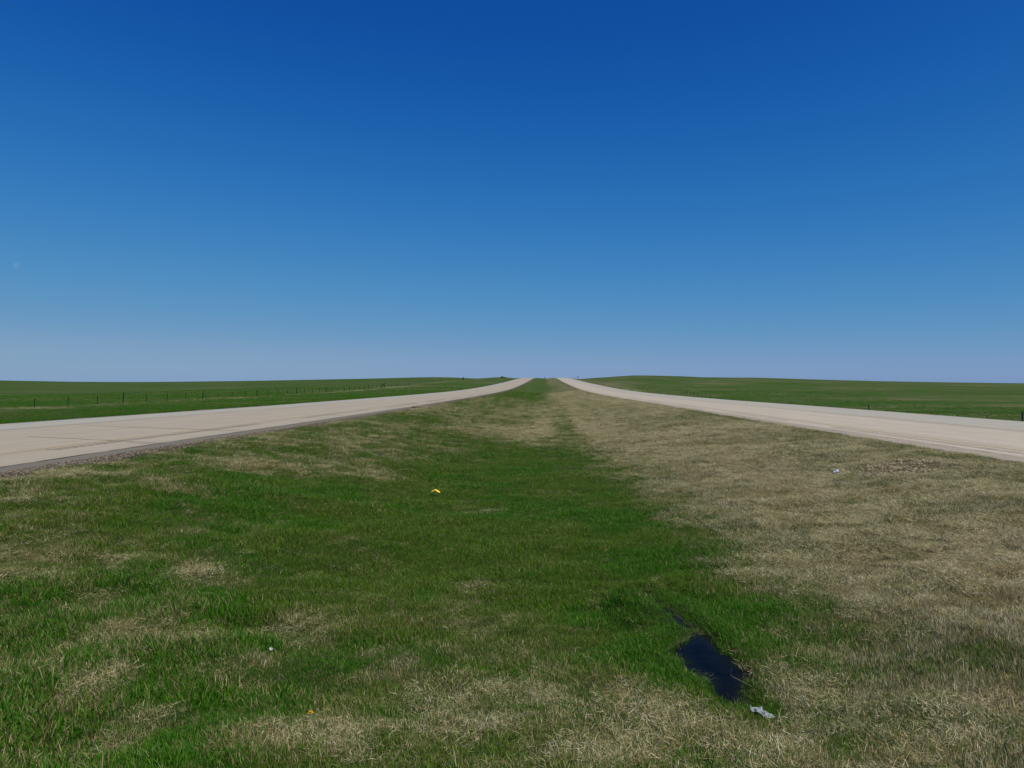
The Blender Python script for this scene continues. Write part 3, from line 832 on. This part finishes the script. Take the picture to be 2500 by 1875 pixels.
# long loose straws and stalks
col_l = bpy.data.collections.new("stalk_sources")
for k in range(8):
    bl = []
    for i in range(2):
        L = random.uniform(.05, .13); az = random.uniform(0, 6.28); el = random.uniform(0, 22) if k < 6 else random.uniform(45, 80)
        d = Vector((math.cos(az) * math.cos(R(el)), math.sin(az) * math.cos(R(el)), math.sin(R(el))))
        p0 = Vector((random.uniform(-.05, .05), random.uniform(-.05, .05), .03))
        bl.append(([p0 + d * (L * t) + Vector((0, 0, .02 * math.sin(3.1 * t))) for t in (0, .33, .66, 1)], random.uniform(.0016, .0028), random.uniform(.3, .9), Vector((-math.sin(az), math.cos(az), .3)).normalized()))
    col_l.objects.link(blade_mesh("stalk", bl, m_straw))
SX, SY = [], []
for (y0, y1, d) in ((3, 7, 26), (7, 13, 10), (13, 22, 3)):
    X, Y = sample_area(y0, y1, d, -8.6, 9.6); SX.append(X); SY.append(Y)
SX = np.concatenate(SX); SY = np.concatenate(SY)
gs2 = greenness(SX, SY); kk = (rng.random(len(SX)) < (.9 - .8 * gs2)) & (np.where((np.abs(SX - 1.3) < 3) & (SY > 4) & (SY < 13), pud_sd(SX, SY), 9.) > .02)
SX, SY = SX[kk], SY[kk]
o = scatter("loose_straw", np.stack([SX, SY, ground_z(SX, SY) + EYE], 1), rng.uniform(.7, 1.3, len(SX)), rng.uniform(0, 6.28, len(SX)), np.zeros(len(SX)), rng.random(len(SX)) * .4, col_l, 8, rng.integers(0, 8, len(SX)), m_straw)
tag(o, kind="stuff")

# ------------------------------------------------------------------ gravel
def pebble_mat(name, cols):
    m, nt, out = new_mat(name)
    r2 = N(nt, "ShaderNodeAttribute", attribute_name="tint", attribute_type='INSTANCER').outputs["Fac"]
    P = N(nt, "ShaderNodeNewGeometry").outputs["Position"]
    col = ramp_n(nt, r2, cols)
    n = noise_n(nt, P, 60, 3, .7)
    v = maprange(nt, n, .3, .7, .8, 1.15); vv = N(nt, "ShaderNodeCombineColor")
    for i in range(3): nt.links.new(v, vv.inputs[i])
    col = mix_rgb(nt, 1.0, col, vv.outputs[0], 'MULTIPLY')
    bs = N(nt, "ShaderNodeBsdfPrincipled"); nt.links.new(col, bs.inputs["Base Color"]); bs.inputs["Roughness"].default_value = .85
    nt.links.new(bs.outputs[0], out.inputs[0])
    return m
def pebble(seed, mat, r=.02):
    import bmesh
    bm = bmesh.new(); bmesh.ops.create_icosphere(bm, subdivisions=2, radius=r)
    rr = random.Random(seed); ax = Vector((rr.uniform(.7, 1.3), rr.uniform(.6, 1.0), rr.uniform(.4, .7)))
    for v in bm.verts:
        k = 1 + .25 * (float(vnoise(np.array([v.co.x / r * 1.3 + seed]), np.array([v.co.y / r * 1.3 + v.co.z / r]), seed)[0]) - .5)
        v.co = Vector((v.co.x * ax.x, v.co.y * ax.y, v.co.z * ax.z)) * k
    m_ = bpy.data.meshes.new("pebble"); bm.to_mesh(m_); bm.free(); m_.materials.append(mat)
    return bpy.data.objects.new("pebble", m_)
m_gravel = pebble_mat("crushed_gravel", [(0, (.045, .033, .026)), (.4, (.10, .078, .058)), (.75, (.17, .14, .11)), (1, (.30, .26, .21))])
m_cobble = pebble_mat("spilled_stone", [(0, (.14, .10, .06)), (.4, (.27, .215, .14)), (.75, (.38, .32, .21)), (1, (.52, .47, .36))])
col_p = bpy.data.collections.new("gravel_sources"); col_c = bpy.data.collections.new("cobble_sources")
for k in range(6):
    col_p.objects.link(pebble(k, m_gravel)); col_c.objects.link(pebble(k + 20, m_cobble, .03))
n = 24000
Y = 9 + (60 - 9) * rng.random(n) ** 1.9
X = XL1 + .02 + np.abs(rng.normal(0, .36, n)) - .02
k = (X < -8.4)
X, Y = X[k], Y[k]
o = scatter("gravel", np.stack([X, Y, ground_z(X, Y) + EYE + .008], 1), rng.uniform(.22, .8, len(X)) * (1 + .012 * Y), rng.uniform(0, 6.28, len(X)), rng.random(len(X)), rng.random(len(X)), col_p, 6, rng.integers(0, 6, len(X)), m_gravel)
tag(o, kind="stuff")
# spill of pale stones on the right-hand slope
SPX, SPY = 7.75, 15.7
n = 1500
a_ = rng.uniform(0, 6.28, n); r_ = np.sqrt(rng.random(n))
X = SPX + 1.15 * r_ * np.cos(a_) + rng.normal(0, .1, n); Y = SPY + .85 * r_ * np.sin(a_) + rng.normal(0, .08, n) + .25 * (X - SPX)
o = scatter("stone_spill", np.stack([X, Y, ground_z(X, Y) + EYE + .022], 1), rng.uniform(.25, .7, n), rng.uniform(0, 6.28, n), rng.random(n), rng.random(n), col_c, 6, rng.integers(0, 6, n), m_cobble)
tag(o, kind="stuff")

# ------------------------------------------------------------------ fences
def simple_mat(name, c, rough=.8, var=.2, scale=20, spec=.3):
    m, nt, out = new_mat(name)
    tc_ = N(nt, "ShaderNodeTexCoord").outputs["Object"]
    n = noise_n(nt, tc_, scale, 4, .6)
    col = ramp_n(nt, n, [(.3, tuple(x * (1 - var) for x in c)), (.7, tuple(min(1, x * (1 + var)) for x in c))])
    bs = N(nt, "ShaderNodeBsdfPrincipled"); nt.links.new(col, bs.inputs["Base Color"])
    bs.inputs["Roughness"].default_value = rough; bs.inputs["Specular IOR Level"].default_value = spec
    nt.links.new(bs.outputs[0], out.inputs[0])
    return m
m_wood = simple_mat("tarred_post_wood", (.020, .017, .012), .9, .3)
m_steel = simple_mat("green_post_steel", (.012, .018, .009), .7, .2)
m_cap = simple_mat("white_post_tip", (.30, .33, .22), .6, .1)
m_wire = simple_mat("barbed_wire", (.10, .09, .08), .5, .1)

def tube(verts, faces, p0, p1, r0, r1, seg=8, cap=True):
    p0 = Vector(p0); p1 = Vector(p1); d = (p1 - p0).normalized()
    u = d.orthogonal().normalized(); w = d.cross(u); b = len(verts)
    for p, r in ((p0, r0), (p1, r1)):
        for k in range(seg):
            a = 2 * math.pi * k / seg
            verts.append(p + u * (r * math.cos(a)) + w * (r * math.sin(a)))
    for k in range(seg):
        faces.append((b + k, b + (k + 1) % seg, b + seg + (k + 1) % seg, b + seg + k))
    if cap:
        faces.append(tuple(b + seg + k for k in range(seg))); faces.append(tuple(b + k for k in reversed(range(seg))))

def wood_mesh(h, r):
    v, f = [], []
    tube(v, f, (0, 0, -.2), (0, 0, h * .5), r * 1.05, r, 10, False); tube(v, f, (0, 0, h * .5), (0.01, 0, h - .03), r, r * .95, 10, False); tube(v, f, (0.01, 0, h - .03), (0.01, 0, h), r * .95, r * .7, 10)
    return v, f
def tee_mesh(h):
    v, f = [], []
    def box(x0, x1, y0, y1, z0, z1):
        b = len(v)
        for z in (z0, z1):
            for (x, y) in ((x0, y0), (x1, y0), (x1, y1), (x0, y1)): v.append(Vector((x, y, z)))
        for q in ((0, 3, 2, 1), (4, 5, 6, 7), (0, 1, 5, 4), (1, 2, 6, 5), (2, 3, 7, 6), (3, 0, 4, 7)): f.append(tuple(b + i for i in q))
    box(-.036, .036, -.006, .006, -.2, h); box(-.007, .007, .006, .055, -.2, h)
    z = .25
    while z < h - .05:
        box(-.010, .010, -.014, -.006, z, z + .03); z += .12
    return v, f

def fence(xf, y_first, n, wood_every, wood_off, label, brace_at, tips, h_w, h_t):
    base = empty("wire_fence", (xf, y_first, gz(xf, y_first)))
    tag(base, label, "fence", "fences along the pasture edges")
    wv, wf = wood_mesh(h_w, .065); tv, tf = tee_mesh(h_t)
    src = {}
    tops = []
    for i in range(n):
        y = y_first + 5.03 * i
        z = gz(xf, y)
        wood = (i % wood_every == wood_off)
        key = 'w' if wood else 't'
        lean = (random.gauss(0, .012), random.gauss(0, .02), random.uniform(0, 6.28) if wood else random.gauss(0, .1))
        nm = "wooden_post" if wood else "metal_post"
        if key not in src:
            p = mesh_obj(nm, wv if wood else tv, wf if wood else tf, m_wood if wood else m_steel, base)
            src[key] = p
        else:
            p = src[key].copy(); link(p)
            p.parent = base
        p.location = (0, y - y_first, z - base.location.z)
        p.rotation_euler = lean
        p.scale = (1, 1, random.uniform(.93, 1.06))
        if tips and not wood:
            if 'c' not in src:
                vv, ff = [], []; tube(vv, ff, (0, .008, h_t - .22), (0, .008, h_t + .004), .036, .036, 6)
                c = mesh_obj("painted_tip", vv, ff, m_cap, p); src['c'] = c
            else:
                c = src['c'].copy(); link(c); c.parent = p
        tops.append((0, y - y_first, z - base.location.z))
    v, f = [], []
    for hh in (.35, .62, .90, 1.10):
        for i in range(n - 1):
            a = Vector(tops[i]) + Vector((.05, 0, hh)); b = Vector(tops[i + 1]) + Vector((.05, 0, hh)); mid = (a + b) / 2 - Vector((0, 0, .02))
            tube(v, f, a, mid, .003, .003, 3, False); tube(v, f, mid, b, .003, .003, 3, False)
    mesh_obj("wire", v, f, m_wire, base)
    for yb in brace_at:
        z = gz(xf, yb) - base.location.z
        for dy in (0, 2.9):
            v, f = [], []
            tube(v, f, (0, 0, -.2), (0, 0, 1.45), .11, .10, 10)
            p = mesh_obj("brace_post", v, f, m_wood, base); p.location = (0, yb - y_first + dy, gz(xf, yb + dy) - base.location.z)
        v, f = [], []
        tube(v, f, (0, 0, 0), (0, 2.9, -.02), .10, .10, 8)
        p = mesh_obj("brace_rail", v, f, m_wood, base); p.location = (0, yb - y_first, z + 1.05)
    return base
fence(-49.5, 71.5, 57, 4, 3, "barbed wire fence of dark posts in the pasture beyond the left carriageway", (224.5,), False, 1.18, .92)
fence(41.4, 63.9, 34, 6, 0, "wire fence with pale-tipped steel posts, half hidden beyond the right carriageway", (), True, 1.45, 1.15)
for yb in (446.0,):
    b = empty("fence_brace", (-49.5, yb, gz(-49.5, yb)))
    tag(b, "dark timber brace of a far fence below the left hill, right of the others", "fence brace")
    for dy in (0, 2.6):
        v, f = [], []; tube(v, f, (0, dy, -.2), (0, dy, 1.9), .16, .15, 8); mesh_obj("post", v, f, m_wood, b)
    v, f = [], []; tube(v, f, (0, 0, 1.2), (0, 2.6, 1.2), .14, .14, 8); mesh_obj("rail", v, f, m_wood, b)

# roadside delineators
m_del_dark = simple_mat("delineator_steel", (.05, .055, .03), .6, .2)
m_refl = simple_mat("reflector_face", (.60, .60, .50), .4, .1)
def delineator(x, y, label, refl_mat, h=1.25):
    b = empty("delineator_post", (x, y, gz(x, y)))
    tag(b, label, "marker post", "marker posts beside the carriageways")
    v, f = [], []
    for (x0, x1, y0, y1) in ((-.045, .045, -.006, .006), (-.045, -.033, .006, .04), (.033, .045, .006, .04)):
        k = len(v)
        for z in (-.2, h):
            for (xx, yy) in ((x0, y0), (x1, y0), (x1, y1), (x0, y1)): v.append((xx, yy, z))
        for q_ in ((0, 3, 2, 1), (4, 5, 6, 7), (0, 1, 5, 4), (1, 2, 6, 5), (2, 3, 7, 6), (3, 0, 4, 7)): f.append(tuple(k + i for i in q_))
    mesh_obj("post", v, f, m_del_dark, b)
    v, f = [], []
    tube(v, f, (0, -.016, h - .07), (0, -.0065, h - .07), .058, .058, 14)
    mesh_obj("reflector", v, f, refl_mat, b)
    return b
delineator(-23.9, 189, "slim dark marker post at the far side of the left carriageway", m_del_dark)
delineator(24.8, 178.6, "marker post with a pale reflector at the far side of the right carriageway", m_refl, 1.5)

# small sign at the crest
def sign_on_crest(x, y, h, label):
    b = empty("road_sign", (x, y, gz(x, y))); tag(b, label, "sign")
    v, f = [], []; tube(v, f, (0, 0, -.2), (0, 0, h), .05, .05, 6); mesh_obj("post", v, f, m_del_dark, b)
    v, f = [], []
    k = 0
    for yy in (-.10, -.055):
        for (xx, zz) in ((-.45, h - 1.0), (.45, h - 1.0), (.45, h + .1), (-.45, h + .1)): v.append((xx, yy, zz))
    for q_ in ((0, 1, 2, 3), (7, 6, 5, 4), (0, 4, 5, 1), (1, 5, 6, 2), (2, 6, 7, 3), (3, 7, 4, 0)): f.append(q_)
    mesh_obj("panel", v, f, simple_mat("sign_back", (.13, .15, .12), .5, .1), b)
sign_on_crest(27.0, 600, 2.1, "tiny dark roadside sign on the horizon just right of the right carriageway")

# bushes on the left rise and centre
def bush(x, y, w, h, label, seed):
    rr = random.Random(seed)
    b = empty("bush", (x, y, gz(x, y))); tag(b, label, "bush", "bushes on the skyline")
    v, f = [], []
    for i in range(5):
        a = rr.uniform(0, 6.28)
        tube(v, f, (0, 0, -.2), (w * .3 * math.cos(a), w * .3 * math.sin(a), h * .6), .07, .02, 5, False)
    mesh_obj("trunk", v, f, m_wood, b)
    v, f = [], []
    for i in range(900):
        a = rr.uniform(0, 6.28); e = rr.uniform(-.4, 1.5); rad = rr.random() ** .4 * (.7 + .3 * math.sin(a * 3 + seed))
        p = Vector((w * .5 * rad * math.cos(a) * math.cos(e), w * .5 * rad * math.sin(a) * math.cos(e), h * .5 + h * .5 * rad * math.sin(e)))
        d1 = Vector((rr.gauss(0, 1), rr.gauss(0, 1), rr.gauss(0, 1))).normalized() * .16; d2 = d1.orthogonal().normalized() * .1
        k = len(v); v += [p - d1, p + d2, p + d1, p - d2]; f.append((k, k + 1, k + 2, k + 3))
    mesh_obj("foliage", v, f, simple_mat("bush_leaves", (.030, .050, .014), .8, .3), b)
bush((1226 - 1330) / 1800 * 560, 560, 3.2, 1.6, "low dark bush topping the small rise left of the left carriageway crest", 3)
bush((1233 - 1330) / 1800 * 575, 575, 2.0, 1.0, "smallest bush, just right of the low dark bush on the left rise", 5)
bush((1329.5 - 1330) / 1800 * 740, 740, 1.0, 1.2, "tiny shrub at the crest in the middle of the grassy median", 8)

# far radio mast
mast = empty("radio_mast", (1742.5 / 1800 * 0 + (1742.5 - 1330) / 1800 * 3200, 3200, EYE + -6)); tag(mast, "faint thin lattice mast on the horizon in the dip of the right hills", "mast")
v, f = [], []
H = 61
for (dx, dy) in ((-.35, -.2), (.35, -.2), (0, .4)):
    tube(v, f, (dx, dy, -10), (dx, dy, H), .06, .06, 4)
for i in range(40):
    z = i * H / 40
    tube(v, f, (-.35, -.2, z), (.35, -.2, z + H / 40), .035, .035, 3, False); tube(v, f, (.35, -.2, z), (0, .4, z + H / 40), .035, .035, 3, False)
mesh_obj("lattice", v, f, simple_mat("mast_steel", (.35, .35, .36), .5, .1), mast)

# ------------------------------------------------------------------ litter and small things
import bmesh
def crumple(name, nx_, ny_, sx, sy, amp, seed, mat, loc, rot, label, cat, curl=0.0, thick=.0015):
    bm = bmesh.new()
    grid = []
    for j in range(ny_ + 1):
        row = []
        for i in range(nx_ + 1):
            u = i / nx_ - .5; w_ = j / ny_ - .5
            edge = (1 - .22 * float(vnoise(np.array([u * 5 + seed]), np.array([w_ * 5]), seed)[0]))
            tap = (1 - abs(2 * u) ** 2.6 * .75) * (.7 + .6 * float(vnoise(np.array([u * 9 + seed]), np.array([seed * 1.3]), seed + 2)[0]))
            x = u * sx * edge; y = w_ * sy * edge * tap + .12 * sy * math.sin(u * 9 + seed)
            z = amp * (float(fbm(np.array([u * sx]), np.array([w_ * sy]), min(sx, sy) * .35, 3, seed)[0]) - .3) * 2 + curl * (1 - 4 * u * u)
            row.append(bm.verts.new((x, y + curl * .6 * (1 - 4 * u * u), z)))
        grid.append(row)
    for j in range(ny_):
        for i in range(nx_):
            bm.faces.new((grid[j][i], grid[j][i + 1], grid[j + 1][i + 1], grid[j + 1][i]))
    bm.normal_update()
    res = bmesh.ops.solidify(bm, geom=bm.faces[:], thickness=thick)
    m_ = bpy.data.meshes.new(name); bm.to_mesh(m_); bm.free(); m_.materials.append(mat)
    o_ = bpy.data.objects.new(name, m_); link(o_); o_.location = loc; o_.rotation_euler = rot
    return tag(o_, label, cat)
m_yel = simple_mat("yellow_plastic", (.75, .52, .06), .45, .18, 14)
m_plw = simple_mat("white_plastic", (.40, .42, .44), .4, .12, 18)
m_foam = simple_mat("dirty_white_foam", (.30, .34, .36), .85, .35, 30)
yx, yy_ = -2.42, 16.35
crumple("litter_scrap", 16, 6, .23, .085, .02, 3, m_yel, (yx, yy_, gz(yx, yy_) + .075), (R(14), R(4), R(-6)), "curved bright yellow scrap lying in the green grass of the median", "litter", curl=.045)
# crushed cup
def cup(x, y, label):
    b = empty("crushed_cup", (x, y, gz(x, y) + .10)); tag(b, label, "litter")
    v, f = [], []; seg = 18; L = .13
    rings = [(0, .030), (.04, .034), (.08, .037), (L, .042), (L + .004, .045), (L + .004, .040), (.01, .028)]
    for (z, r) in rings:
        for k in range(seg):
            a = 2 * math.pi * k / seg
            sq = 1 - .35 * abs(math.sin(z * 40)) * (1 if math.cos(a) > 0 else .3)
            v.append((z - .06, r * math.cos(a) * sq, r * math.sin(a) * .85))
    for j in range(len(rings) - 1):
        for k in range(seg):
            f.append((j * seg + k, j * seg + (k + 1) % seg, (j + 1) * seg + (k + 1) % seg, (j + 1) * seg + k))
    f.append(tuple(reversed(range(seg))))
    c = mesh_obj("cup_wall", v, f, m_plw, b)
    v, f = [], []
    for (z, r) in ((.03, .0346), (.075, .0380)):
        for k in range(seg):
            a = 2 * math.pi * k / seg; sq = 1 - .35 * abs(math.sin(z * 40)) * (1 if math.cos(a) > 0 else .3)
            v.append((z - .06, r * math.cos(a) * sq, r * math.sin(a) * .85))
    for k in range(seg): f.append((k, (k + 1) % seg, seg + (k + 1) % seg, seg + k))
    mesh_obj("blue_band", v, f, simple_mat("cup_blue", (.09, .16, .55), .4, .15), b)  # flat blue band around the cup wall
    b.rotation_euler = (R(20), R(-12), R(15)); b.scale = (.9, 1.1, 1.1)
cx_, cy_ = 6.25, 15.85
cup(cx_, cy_, "white and blue crushed cup lying on the straw slope right of the ditch")
fx, fy = _px_on(-2.27, 1861, 1747)
crumple("foam_sheet", 18, 8, .19, .055, .022, 9, m_foam, (fx, fy, gz(fx, fy) + .028), (R(25), R(14), R(-30)), "dirty white foam strip in dry grass at the near end of the puddle", "litter")
bx, by = _px_on(-2.15, 661, 1546)
crumple("paper_scrap", 8, 6, .036, .030, .012, 14, m_plw, (bx, by, gz(bx, by) + .07), (R(30), R(10), R(40)), "tiny crumpled white paper scrap in tall grass at the left", "litter", thick=.0008)

# dandelion
def dandelion(x, y, label):
    zb = gz(x, y)
    b = empty("dandelion", (x, y, zb)); tag(b, label, "flower")
    v, f = [], []; tube(v, f, (0, 0, 0), (.004, 0, .07), .002, .0018, 6); mesh_obj("stem", v, f, simple_mat("stem_green", (.07, .11, .03), .6, .1), b)
    v, f = [], []
    for ring, (nn, L, el) in enumerate(((22, .019, 12), (18, .016, 35), (12, .012, 62))):
        for k in range(nn):
            a = 2 * math.pi * k / nn + ring * .2; c = Vector((.004, 0, .07 + ring * .002))
            d = Vector((math.cos(a) * math.cos(R(el)), math.sin(a) * math.cos(R(el)), math.sin(R(el)))); s = Vector((-math.sin(a), math.cos(a), 0)) * .0022
            k0 = len(v); v += [c - s * .5, c + s * .5, c + d * L + s, c + d * L - s]; f.append((k0, k0 + 1, k0 + 2, k0 + 3))
    mesh_obj("petals", v, f, simple_mat("dandelion_yellow", (.80, .42, .03), .6, .15), b)
    b.scale = (1.0, 1.0, 1.0)
dx_, dy_ = _px_on(-2.10, 757, 1676)
dandelion(dx_, dy_, "yellow-orange dandelion head in mixed grass near the bottom left")

# dark clod on the gravel edge
def clod(x, y, r, label, mat):
    bm = bmesh.new(); bmesh.ops.create_icosphere(bm, subdivisions=3, radius=r)
    for v in bm.verts:
        k = 1 + .5 * (float(fbm(np.array([v.co.x / r + 3]), np.array([v.co.y / r + v.co.z / r * 1.7]), .8, 3, 77)[0]) - .5)
        v.co = Vector((v.co.x * 1.4, v.co.y, v.co.z * .5)) * k
    m_ = bpy.data.meshes.new("dirt_clod"); bm.to_mesh(m_); bm.free(); m_.materials.append(mat)
    o_ = link(bpy.data.objects.new("dirt_clod", m_)); o_.location = (x, y, gz(x, y) + r * .25); tag(o_, label, "clod")
clod(-9.15, 52.0, .17, "brown clod of dirt on the gravel edge of the left carriageway", simple_mat("clod_brown", (.10, .055, .03), .95, .4, 8))

# twig leaning in the puddle
def twig():
    b = None
    P = [(1836, 1676, .06), (1812, 1664, .05), (1790, 1653, .045), (1784, 1648, .04), (1785, 1633, .10)]
    v, f = [], []
    pts = []
    for (x, y, h) in P:
        X, Y = _px_on(WATER + h, x, y); pts.append(Vector((X, Y, WATER + h + EYE)))
    for i in range(len(pts) - 1): tube(v, f, pts[i] - pts[2], pts[i + 1] - pts[2], .0032 - .0005 * i, .0028 - .0005 * i, 6)
    o_ = mesh_obj("twig", v, f, simple_mat("bleached_twig", (.24, .19, .12), .8, .2)); o_.location = pts[2]
    tag(o_, "bent pale twig reaching over the dark puddle from its right bank", "twig")
twig()

# the half moon in daylight: the lit side adds to the blue in front of it
m_moon, nt, out = new_mat("daylight_moon")
tp = N(nt, "ShaderNodeBsdfTransparent"); df = N(nt, "ShaderNodeBsdfDiffuse")
n_ = noise_n(nt, N(nt, "ShaderNodeTexCoord").outputs["Object"], .03, 3)
nt.links.new(ramp_n(nt, n_, [(.35, (.012, .010, .007)), (.65, (.032, .026, .017))]), df.inputs[0])
ad = N(nt, "ShaderNodeAddShader"); nt.links.new(tp.outputs[0], ad.inputs[0]); nt.links.new(df.outputs[0], ad.inputs[1]); nt.links.new(ad.outputs[0], out.inputs[0])
bm = bmesh.new(); bmesh.ops.create_uvsphere(bm, u_segments=32, v_segments=16, radius=82)
m_ = bpy.data.meshes.new("moon"); bm.to_mesh(m_); bm.free(); m_.materials.append(m_moon)
for p in m_.polygons: p.use_smooth = True
moon = link(bpy.data.objects.new("moon", m_)); moon.location = ((40 - 1330) / 1800 * 20000, 20000, (935 - 648) / 1800 * 20000)
tag(moon, "faint pale daytime moon low in the blue sky at the far left", "moon")
